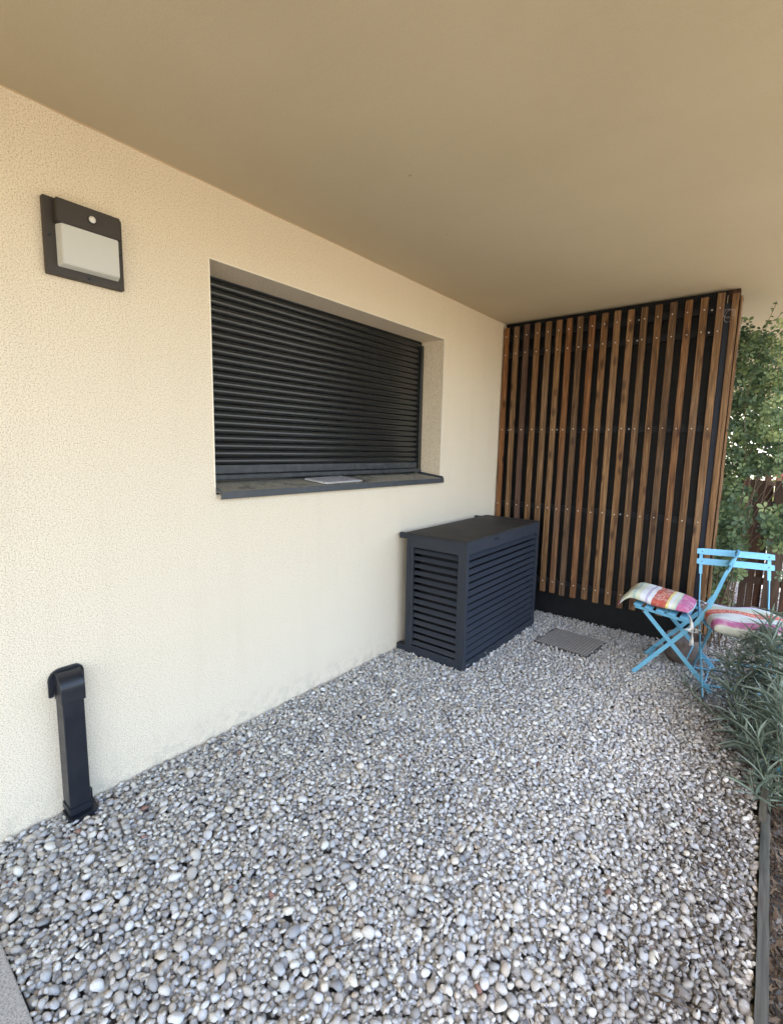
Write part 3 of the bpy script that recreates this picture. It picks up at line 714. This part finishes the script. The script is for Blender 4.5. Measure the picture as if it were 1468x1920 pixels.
def cushion(name, label, loc, rz, wx, ly, th, m, droop, tilt, seed, sq=3.0):
    t = thing(name, label, 'cushion', loc, rz, 'striped seat cushions'); t.rotation_euler = (tilt, 0, rz)
    nxx, nyy = 22, 26; V = []; 
    def hgt(u, v):
        e = max(0, (1 - abs(u) ** (sq * 1.6))) * max(0, (1 - abs(v) ** sq)); return th * (e ** (.42 if droop else .34))
    def cen(u, v):
        y = v * ly / 2; z = 0
        if droop and v < -.55: d = (-.55 - v); z -= d * d * .42; y += d * .012
        z += .007 * math.sin(u * 5 + seed) * math.cos(v * 4) + (.004 * math.exp(-((v + .4) / .3) ** 2) if droop else 0)
        return y, z
    def surf(u, v, side):
        pinch = 1 - .05 * (abs(v) ** 4) ; y, z = cen(u, v); x = u * wx / 2 * pinch * (1 - .0 * v)
        h = hgt(u, v); return Vector((x, y * (1 - .05 * abs(u) ** 4), z + (h * .62 if side else -h * .38)))
    bm = bmesh.new(); G0, G1 = [], []; lay = bm.verts.layers.float.new('cloth')
    for i in range(nxx + 1):
        a, b = [], []
        for j in range(nyy + 1):
            u, v = math.sin((i / nxx - .5) * math.pi), math.sin((j / nyy - .5) * math.pi)
            edge = i in (0, nxx) or j in (0, nyy)
            p = bm.verts.new(surf(u, v, 1)); a.append(p); b.append(p if edge else bm.verts.new(surf(u, v, 0))); p[lay] = b[-1][lay] = j / nyy
        G0.append(a); G1.append(b)
    for i in range(nxx):
        for j in range(nyy):
            bm.faces.new((G0[i][j], G0[i + 1][j], G0[i + 1][j + 1], G0[i][j + 1]))
            q = [G1[i][j], G1[i][j + 1], G1[i + 1][j + 1], G1[i + 1][j]]; 
            try: bm.faces.new(q)
            except ValueError: pass
    pad = frombm('pad', bm, m, t, True)
    return t, surf
def lettering(t, surf, wx, ly, txt, x, y, size, col, rot=0, name='lettering'):
    """printed letters that follow the top of the cushion"""
    cu_ = bpy.data.curves.new('txt', 'FONT'); cu_.body = txt; cu_.size = size; cu_.align_x = 'CENTER'; cu_.align_y = 'CENTER'
    ob = bpy.data.objects.new('txt', cu_); COL.objects.link(ob); bpy.context.view_layer.update()
    me = bpy.data.meshes.new_from_object(ob.evaluated_get(bpy.context.evaluated_depsgraph_get())); bpy.data.objects.remove(ob)
    bm = bmesh.new(); bm.from_mesh(me); bmesh.ops.triangulate(bm, faces=bm.faces[:])
    bmesh.ops.subdivide_edges(bm, edges=[e for e in bm.edges if e.calc_length() > size * .3], cuts=2)
    c, s = math.cos(rot), math.sin(rot)
    for v in bm.verts:
        a, b = v.co.x * c - v.co.y * s + x, v.co.x * s + v.co.y * c + y
        u, w_ = max(-.97, min(.97, a / (wx / 2))), max(-.97, min(.97, b / (ly / 2)))
        p = surf(u, w_, 1); v.co = Vector((p.x, p.y, p.z + .0016))
    return frombm(name, bm, col, t)
whl = mat('print_white', (.72, .70, .66), .9); sal = mat('print_salmon', (.72, .36, .26), .9)
# first cushion: local -y is the front of chair one (world -x)
cu1, sf1 = cushion('seat_cushion', 'striped red, yellow and pink cushion hanging over the front of the side-on chair', (1.455, 3.452, .475), R(-90), .345, .415, .062, c1m, True, R(-6), 1)
lettering(cu1, sf1, .345, .415, 'JUE', -.105, .052, .055, whl, R(180))
lettering(cu1, sf1, .345, .415, 'SHMVN', .035, .048, .072, sal, R(180))
lettering(cu1, sf1, .345, .415, 'SUR', -.10, .160, .034, sal, R(180))
cu2, sf2 = cushion('seat_cushion', 'pink, red and white striped cushion on the camera-facing chair, partly behind leaves', (1.925, 3.275, .462), R(16), .375, .36, .085, c2m, False, R(3), 3, 5.0)
lettering(cu2, sf2, .375, .36, 'SUKOMAEI', -.01, .000, .050, sal)
lettering(cu2, sf2, .375, .36, 'SUR', -.15, -.062, .022, mat('print_grey', (.25, .30, .27), .9))
def ribbons(parent, pts, wd, name='tie'):
    bm = bmesh.new(); prev = None
    for i, p in enumerate(pts):
        p = Vector(p); wd_ = wd * 1.5; q = Vector((wd_ * math.cos(i * .6), wd_ * math.sin(i * .6), wd_ * .3)); r = (bm.verts.new(p - q), bm.verts.new(p + q))
        if prev: bm.faces.new((prev[0], prev[1], r[1], r[0]))
        prev = r
    o = frombm(name, bm, TIE, parent, True); md = o.modifiers.new('thick', 'SOLIDIFY'); md.thickness = .0015; return o
TIE = mat('cotton_tie', (.80, .80, .78), .9)
# ties of cushion one in its local frame: +y towards the chair back, -x ... near side is local +x?
ribbons(cu1, [(.16, .185, .0), (.178, .21, -.02), (.188, .225, -.05), (.20, .232, -.075), (.20, .24, -.10)], .006)
for dx in ((.0, .0), (.010, .02)):
    ribbons(cu1, [(.20, .232, -.08), (.206 + dx[0], .246 + dx[1], -.065), (.21, .262 + dx[1], -.085), (.204, .24, -.095), (.207, .222 - dx[1], -.085), (.205, .235, -.078)], .006)
ribbons(cu1, [(.203, .238, -.09), (.208, .243, -.12), (.206, .246, -.15), (.209, .250, -.175)], .0075)
ribbons(cu1, [(-.15, .19, .0), (-.16, .215, .01), (-.165, .24, .0), (-.15, .25, -.02), (-.165, .235, -.01), (-.17, .225, -.04)], .007)

# pot under the chair
bm = bmesh.new(); prof = [(.062, 0), (.098, .01), (.120, .06), (.128, .12), (.122, .165), (.112, .18), (.104, .178), (.108, .15), (.0, .14)]
rings = [[bm.verts.new((r * math.cos(2 * math.pi * k / 36), r * math.sin(2 * math.pi * k / 36), z)) for k in range(36)] for r, z in prof[:-1]]
for a, b in zip(rings, rings[1:]):
    for k in range(36): bm.faces.new((a[k], a[(k + 1) % 36], b[(k + 1) % 36], b[k]))
bm.faces.new(rings[0][::-1]); bm.faces.new(rings[-1])
o = frombm('clay_pot', bm, m_plain_noise('old_clay', (.10, .075, .062), (.20, .16, .14), 25, .9, .3), None, True); o.location = (1.60, 3.72, -.01)
prop(o, 'round weathered brown clay pot standing under the side-on folding chair', 'pot')

# ------------------------------------------------------------------ plants
def leafset(name, template, faces, frames, scales, m, parent, tones):
    """template (nv,3) unit leaf (x width, y length, z up); frames (n,3,4): columns X,Y,Z,origin"""
    T = np.array(template); n = len(frames); Fr = np.array(frames); Sc = np.array(scales)
    P = T[None] * Sc[:, None, :]
    P = np.einsum('nij,nvj->nvi', Fr[:, :, :3], P) + Fr[:, None, :, 3]
    F = (np.array(faces)[None] + (np.arange(n) * len(T))[:, None, None]).reshape(-1, len(faces[0]))
    return meshnp(name, P.reshape(-1, 3), F, m, parent, True, np.repeat(np.array(tones), len(T)))
def frame(o, d, up, roll=0):
    d = Vector(d).normalized(); up = Vector(up); x = d.cross(up)
    if x.length < 1e-3: x = d.cross(Vector((1, 0, 0)))
    x.normalize(); z = x.cross(d)
    if roll: x, z = x * math.cos(roll) + z * math.sin(roll), z * math.cos(roll) - x * math.sin(roll)
    return [[x[i], d[i], z[i], o[i]] for i in range(3)]
# lance leaf, folded along the midrib and drooping
def lance(nseg=6, droop=.16, fold=.28):
    V, F = [], []
    for i in range(nseg + 1):
        t = i / nseg; wdt = (math.sin(math.pi * min(1, t * .92 + .08)) ** .8) * .5 if i < nseg else .02; z = -droop * t * t
        V += [(-wdt, t, z + fold * wdt), (0, t, z), (wdt, t, z + fold * wdt)]
    for i in range(nseg):
        a = 3 * i; F += [(a, a + 1, a + 4, a + 3), (a + 1, a + 2, a + 5, a + 4)]
    return V, F
LV, LF = lance(droop=.22, fold=.12)
LOV = [(0, 0, 0), (-.22, .25, .05), (-.42, .6, .08), (-.30, .9, .03), (0, 1.0, -.06), (.30, .9, .03), (.42, .6, .08), (.22, .25, .05), (0, .5, -.03)]
LOF = [(0, 8, 2, 1), (8, 4, 3, 2), (0, 7, 6, 8), (8, 6, 5, 4)]
EUP = m_leaf('spurge_leaf', [(.05, .066, .04), (.135, .175, .13), (.32, .40, .335)], .55, .18)
STEM = m_plain_noise('green_stem', (.10, .13, .08), (.22, .26, .18), 60, .7, .2)
def spurge(label, root, tips, seed, L=.14, wd=.0090, n=24):
    rn = random.Random(seed)
    t = thing('spurge_plant', label, 'shrub', root, 0, 'grey-green spurge plants'); rv = Vector(root)
    bm = bmesh.new(); frames, scs, tn = [], [], []
    for tip in tips:
        tp = Vector(tip) - rv; mid = tp * .5 + Vector((rn.uniform(-.03, .03), rn.uniform(-.03, .03), -.02 - .05 * abs(tp.x)))
        pts = [((1 - s) ** 2) * Vector((0, 0, 0)) + 2 * s * (1 - s) * mid + s * s * tp for s in [i / 10 for i in range(11)]]
        tube(bm, pts, [.006 - .0035 * i / 10 for i in range(11)], 6)
        ax = (pts[-1] - pts[-3]).normalized(); ax = (ax + Vector((0, 0, .55))).normalized()
        for k in range(n):
            s = (k / n); back = s ** 1.3 * min(.22, tp.length * .75); o = tp - (tp - mid).normalized() * back
            ang = k * 2.399 + rn.uniform(-.3, .3)
            a1 = ax.orthogonal().normalized(); a2 = ax.cross(a1)
            el = R(58 - 62 * s + rn.uniform(-24, 24)); d = (a1 * math.cos(ang) + a2 * math.sin(ang)) * math.cos(el) + ax * math.sin(el)
            ll = L * (.5 + .55 * math.sin(math.pi * min(1, s * .7 + .22))) * rn.uniform(.75, 1.15)
            frames.append(frame(o, d, ax, rn.uniform(-.5, .5))); scs.append((wd * rn.uniform(.7, 1.2), ll, ll * rn.uniform(-.2, 1.8))); tn.append(min(1, max(0, .72 - .45 * s + rn.uniform(-.3, .3))))
    frombm('stem', bm, STEM, t, True)
    leafset('foliage', LV, LF, frames, scs, EUP, t, tn); return t
spurge('nearest grey-green spurge plant leaning over the weathered edging board', (2.16, 2.50, -.03),
       [(2.035, 2.50, .19), (2.07, 2.42, .06), (2.11, 2.58, .27), (2.20, 2.40, .25), (2.16, 2.66, .34), (2.0, 2.62, .10), (2.09, 2.52, .42), (2.13, 2.50, .55), (2.08, 2.60, .34), (2.04, 2.34, .03)], 1, n=21)
spurge('low grey-green spurge plant spreading onto the pebbles in front of the shrub', (2.12, 2.80, -.03),
       [(1.925, 2.76, .145), (1.98, 2.85, .20), (2.05, 2.75, .29), (1.99, 2.70, .05), (2.13, 2.84, .40), (1.95, 2.95, .08), (1.90, 2.86, .24), (1.97, 2.68, .14), (2.03, 2.66, .22)], 2, n=19)
spurge('tallest grey-green spurge plant in front of the camera-facing chair', (2.18, 2.98, -.03),
       [(2.04, 2.80, .54), (2.065, 2.86, .43), (2.12, 2.86, .66), (2.20, 2.9, .60), (2.08, 3.02, .50), (2.03, 2.95, .36), (2.14, 2.76, .50)], 3, L=.145, n=21)
spurge('grey-green spurge plant covering the legs and seat of the camera-facing chair', (2.16, 3.16, -.03),
       [(1.965, 3.10, .44), (1.99, 3.04, .36), (1.93, 3.08, .30), (2.03, 3.12, .52), (1.96, 3.16, .18), (2.05, 3.0, .25), (1.90, 3.0, .20), (1.87, 3.12, .26), (1.93, 3.02, .42), (1.90, 2.98, .33), (1.99, 3.0, .48), (2.03, 3.0, .56)], 4, L=.13, n=20)
spurge('small trailing spurge shoot beside the foot of the side-on chair', (1.86, 3.02, -.01), [(1.695, 3.02, .13)], 5, L=.085, wd=.008, n=18)

# climbing vine on the far side of the screen
VINE = m_leaf('vine_leaf', [(.030, .055, .028), (.085, .135, .065), (.20, .27, .11), (.42, .48, .20)], .5, .35)
def in_img(x, y, z):
    dx, dy, dz = x - 2.0, y, z - 1.4
    dd = cf[0] * dx + cf[1] * dy + cf[2] * dz
    return 734 + 897.3 * (cr[0] * dx + cr[1] * dy + cr[2] * dz) / dd, 960 - 897.3 * (cu[0] * dx + cu[1] * dy + cu[2] * dz) / dd
vn = thing('climbing_vine', 'leafy green climbing vine growing up the outer edge of the timber screen', 'climbing plant', (1.76, 4.1, 0))
bm = bmesh.new(); rn = random.Random(11); stems = []
for s in range(13):
    x, y, z = 1.70 + rn.random() * .12, 4.08 + rn.random() * .25, -.02; tgt = (rn.uniform(1.66, 2.22), rn.uniform(4.02, 4.5), rn.uniform(1.3, 2.38)); pts = []
    for i in range(26):
        u = i / 25; pts.append(Vector((x + (tgt[0] - x) * u ** 1.6 + .035 * math.sin(u * 11 + s), y + (tgt[1] - y) * u + .03 * math.sin(u * 9 + s * 2), z + (tgt[2] - z) * u)) - Vector((1.76, 4.1, 0)))
    tube(bm, pts, [.005 - .0035 * i / 25 for i in range(26)], 5); stems.append(pts)
for s, (a, b) in enumerate((((1.76, 4.2, 2.22), (1.93, 4.2, 2.37)), ((1.80, 4.2, 2.15), (1.86, 4.15, 2.42)), ((1.82, 4.2, 2.1), (2.06, 4.1, 2.30)))):
    pts = [Vector(a) + (Vector(b) - Vector(a)) * (i / 9) + Vector((.008 * math.sin(i), .01 * math.cos(i * 1.3), .01 * math.sin(i * 1.9))) - Vector((1.76, 4.1, 0)) for i in range(10)]
    tube(bm, pts, .0016, 4); stems.append(pts)
frombm('stem', bm, m_plain_noise('brown_stem', (.06, .04, .025), (.15, .11, .07), 50, .8, .3), vn, True)
frames, scs, tn = [], [], []
def density(x, y, z):
    if z > 2.40 or z < .3 or x < 1.668: return 0
    topz = 2.33 - max(0, (x - 1.70)) * .75
    if z > topz: return .03
    if z > 1.28: return 1.0 if x < 1.98 else .55
    if z > 1.05: return .75 if x < 1.80 else .04
    if z > .55: return .95 if x < 1.84 else (.62 if x > 1.93 and z < 1.06 and z > .76 else .02)
    return .35 if x < 1.80 else .0
cnt = 0
while cnt < 1900:
    x, y, z = rn.uniform(1.66, 2.25), rn.uniform(4.0, 4.62), rn.uniform(.3, 2.45)
    cl = math.sin(x * 23 + 1) * math.sin(z * 15 + y * 9) + math.sin(x * 9 + z * 31)
    if rn.random() > density(x, y, z) * (1.0 if cl > -.55 else .18): continue
    cnt += 1; big = z < 1.15; o = Vector((x - 1.76, y - 4.1, z))
    face = Vector((rn.uniform(-.7, .7), -1 + rn.uniform(-.4, .5), rn.uniform(-.1, 1.0))).normalized()
    nl = 5 if rn.random() < .7 else 3; a0 = rn.uniform(0, 6.28); u1 = face.orthogonal().normalized(); u2 = face.cross(u1)
    tb = rn.uniform(.08, .68) + (.3 if (z > 1.5 and x > 1.85) else 0) + (.12 if rn.random() < .15 else 0)  # upper right leaves raised in tone, sunlight painted into their colour
    for k in range(nl):
        a = a0 + k * (1.15 if nl == 5 else 1.0); d = (u1 * math.cos(a) + u2 * math.sin(a) + face * rn.uniform(-.1, .35)).normalized()
        ll = (rn.uniform(.030, .048) if big else rn.uniform(.022, .037)); frames.append(frame(o + d * .006, d, face, rn.uniform(-.5, .5))); scs.append((ll * .78, ll, ll)); tn.append(min(1, max(0, tb + rn.uniform(-.12, .12))))
for pts in stems[-3:]:
    for p in pts[4:]:
        for _ in range(2):
            d = Vector((rn.uniform(-1, 1), rn.uniform(-1, 1), rn.uniform(-1, .3))).normalized(); frames.append(frame(p, d, (0, -1, .3))); scs.append((.013, .019, .019)); tn.append(.5)
leafset('foliage', LOV, LOF, frames, scs, VINE, vn, tn)

# ------------------------------------------------------------------ fence behind
FY = 5.0
fn = thing('board_fence', 'low dark brown fence of upright boards behind the folding chairs', 'fence', (1.5, FY, 0))
xs_ = [(1.45, .10), (1.56, .09), (1.655, .09), (1.808, .050), (1.860, .049), (1.97, .11), (2.088, .11), (2.23, .11), (2.36, .11), (2.49, .11)]
for x, wd in xs_:
    bm = bmesh.new(); box(bm, -wd / 2, wd / 2, 0, .02, .10, 1.205 + random.uniform(-.006, .006)); o = frombm('board', bm, FENCE, fn); o.location = (x + wd / 2 - 1.5, random.uniform(-.003, .003), 0)
boxo('board', (.410, .462, .060, .078, .10, 1.16), FENCE, fn)
for z in (.35, 1.0): boxo('fence_rail', (-.1, 1.1, .024, .055, z - .03, z + .03), FENCE, fn)
boxo('kick_board', (-.1, 1.1, .024, .05, -.05, .12), m_plain_noise('grey_board', (.16, .15, .14), (.26, .25, .23), 20), fn)
fn2 = thing('picket_fence', 'second brown picket fence seen further away over the low board fence', 'fence', (1.5, 7.2, 0))
for i in range(16):
    x = .16 + i * .098; boxo('picket', (x, x + .052, 0, .02, .02, 1.325), FENCE, fn2)
boxo('fence_rail', (.1, 1.8, .022, .05, 1.05, 1.11), FENCE, fn2)
# background shrubs and building
def bush(name, label, loc, rx, ry, z0, z1, n, cols, size, seed, group=None, cat='shrub'):
    rn = random.Random(seed); t = thing(name, label, cat, loc, 0, group); fr, sc2, tn2 = [], [], []
    cents = [(rn.uniform(-rx, rx) * .75, rn.uniform(-ry, ry) * .7, rn.uniform(z0 + .1, z1 - .15)) for _ in range(26)]
    for _ in range(n):
        c = rn.choice(cents); r = .26; o = Vector((c[0] + rn.gauss(0, r * .55), c[1] + rn.gauss(0, r * .55), c[2] + rn.gauss(0, r * .5)))
        if not z0 < o.z < z1 + .1: continue
        d = Vector((rn.uniform(-1, 1), rn.uniform(-1, 1), rn.uniform(-.8, .5))).normalized(); s = size * rn.uniform(.7, 1.3)
        fr.append(frame(o, d, (rn.uniform(-.5, .5), rn.uniform(-1, .2), 1))); sc2.append((s * .7, s, s)); tn2.append(rn.random())
    leafset('foliage', LOV, LOF, fr, sc2, m_leaf(name + '_leaf', cols, .5, .35), t, tn2)
    bm = bmesh.new()
    for c in cents[:12]: tube(bm, [Vector((0, 0, -.05)), Vector((c[0] * .4, c[1] * .4, c[2] * .5)), Vector(c)], [.014, .009, .004], 5)
    frombm('stem', bm, bpy.data.materials['brown_stem'], t); return t
bush('garden_shrub', 'sunlit yellow-green shrub beyond the second fence', (2.0, 9.3, 0), .9, .5, .3, 2.25, 3200, [(.10, .17, .04), (.20, .30, .07), (.36, .42, .12)], .06, 21)
bush('red_maple', 'small dark red maple just behind the picket fence', (2.15, 7.8, 0), .38, .25, 1.1, 1.48, 420, [(.12, .012, .02), (.25, .03, .05)], .05, 22)
ho = thing('pale_building', 'pale sunlit building far behind the vine and fences', 'building', (2, 22, 0))
boxo('wall', (-9, 12, 0, 6, -.1, 7), m_plain_noise('pale_render', (.72, .70, .65), (.80, .78, .74), 3, .9, .1), ho)
for x in (-5, -2, 1, 4, 7): boxo('window', (x, x + 1.2, -.04, -.002, 3.6, 5.2), mat('pane_%d' % (x + 9), (.05, .06, .07), .1), ho)

# ------------------------------------------------------------------ litter and mulch
def flakes(name, n, region, zf, m, smin, smax, label, cat, seed):
    rn = np.random.default_rng(seed); V0 = np.array([(-.5, 0, 0), (0, -.22, .02), (.5, 0, 0), (0, .22, .03), (0, 0, .09)]); F0 = [(0, 1, 4), (1, 2, 4), (2, 3, 4), (3, 0, 4)]
    P = []; tones = []
    for i in range(n):
        x, y = region(rn); z = zf(x, y); s = rn.uniform(smin, smax); L = s; W_ = s * rn.uniform(.15, .9)
        mt = Matrix.Translation((x, y, z + rn.uniform(.0, .012))) @ Euler((rn.normal(0, .5), rn.normal(0, .5), rn.uniform(0, 6.28))).to_matrix().to_4x4() @ Matrix.Diagonal((L, W_, s, 1))
        P.append((np.c_[V0, np.ones(5)] @ np.array(mt).T)[:, :3]); tones.append(rn.random())
    P = np.array(P); F = (np.array(F0)[None] + (np.arange(n) * 5)[:, None, None]).reshape(-1, 3)
    return prop(meshnp(name, P.reshape(-1, 3), F, m, None, False, np.repeat(tones, 5)), label, cat, kind='stuff')
LIT = m_leaf('dry_litter', [(.018, .013, .009), (.045, .030, .018), (.085, .058, .035), (.17, .13, .09)], .9, .05)
flakes('bark_mulch', 9000, lambda r: (2.09 + abs(r.normal(0, .16)) + .01, r.uniform(.4, 3.9)), lambda x, y: -.035 + .02 * math.sin(x * 30) * math.sin(y * 17), LIT, .01, .055, 'brown bark mulch and dry leaves in the planted bed beyond the edging board', 'mulch', 31)
flakes('leaf_litter', 4200, lambda r: (2.06 - min(.6, abs(r.normal(0, .17)) + r.random() * .05), r.uniform(.7, 4.3)), lambda x, y: hz(x, y) - .006, LIT, .006, .028, 'small dry leaves and crumbs scattered over the pebbles along the edging board', 'leaf litter', 32)
flakes('dead_leaves', 260, lambda r: (r.uniform(.7, 2.0), r.uniform(.6, 3.8)), lambda x, y: hz(x, y), LIT, .008, .02, 'scattered dry leaf bits lying on the open pebbles', 'leaf litter', 33)
# a few twigs
rn = random.Random(5)
for i, (x, y, a, L, lab) in enumerate(((1.18, .86, 1.1, .085, 'dark curved twig lying on the near pebbles'), (1.05, 1.27, 2.2, .07, 'thin pale twig lying in the middle of the pebbles'),
                                      (1.93, 1.30, .4, .12, 'long dry stalk on the pebbles beside the edging board'), (1.90, 1.62, 2.0, .09, 'bent brown twig on dirty pebbles by the edging board'),
                                      (1.88, 2.05, 1.4, .08, 'short forked twig on the pebbles near the spurge'))):
    bm = bmesh.new(); pts = [((t - .5) * L * math.cos(a) + .006 * math.sin(t * 5), (t - .5) * L * math.sin(a) + .005 * math.cos(t * 4), .003 * math.sin(t * 6)) for t in [k / 8 for k in range(9)]]
    tube(bm, pts, [.0028 - .0018 * k / 8 for k in range(9)], 5)
    tube(bm, [pts[4], (pts[4][0] + .012, pts[4][1] - .014, .006)], .0012, 4)
    o = frombm('twig', bm, m_plain_noise('twig_bark_%d' % i, (.05, .035, .022), (.16, .12, .08), 90), None, True); o.location = (x, y, hz(x, y) + .004); prop(o, lab, 'twig', 'twigs on the pebbles')
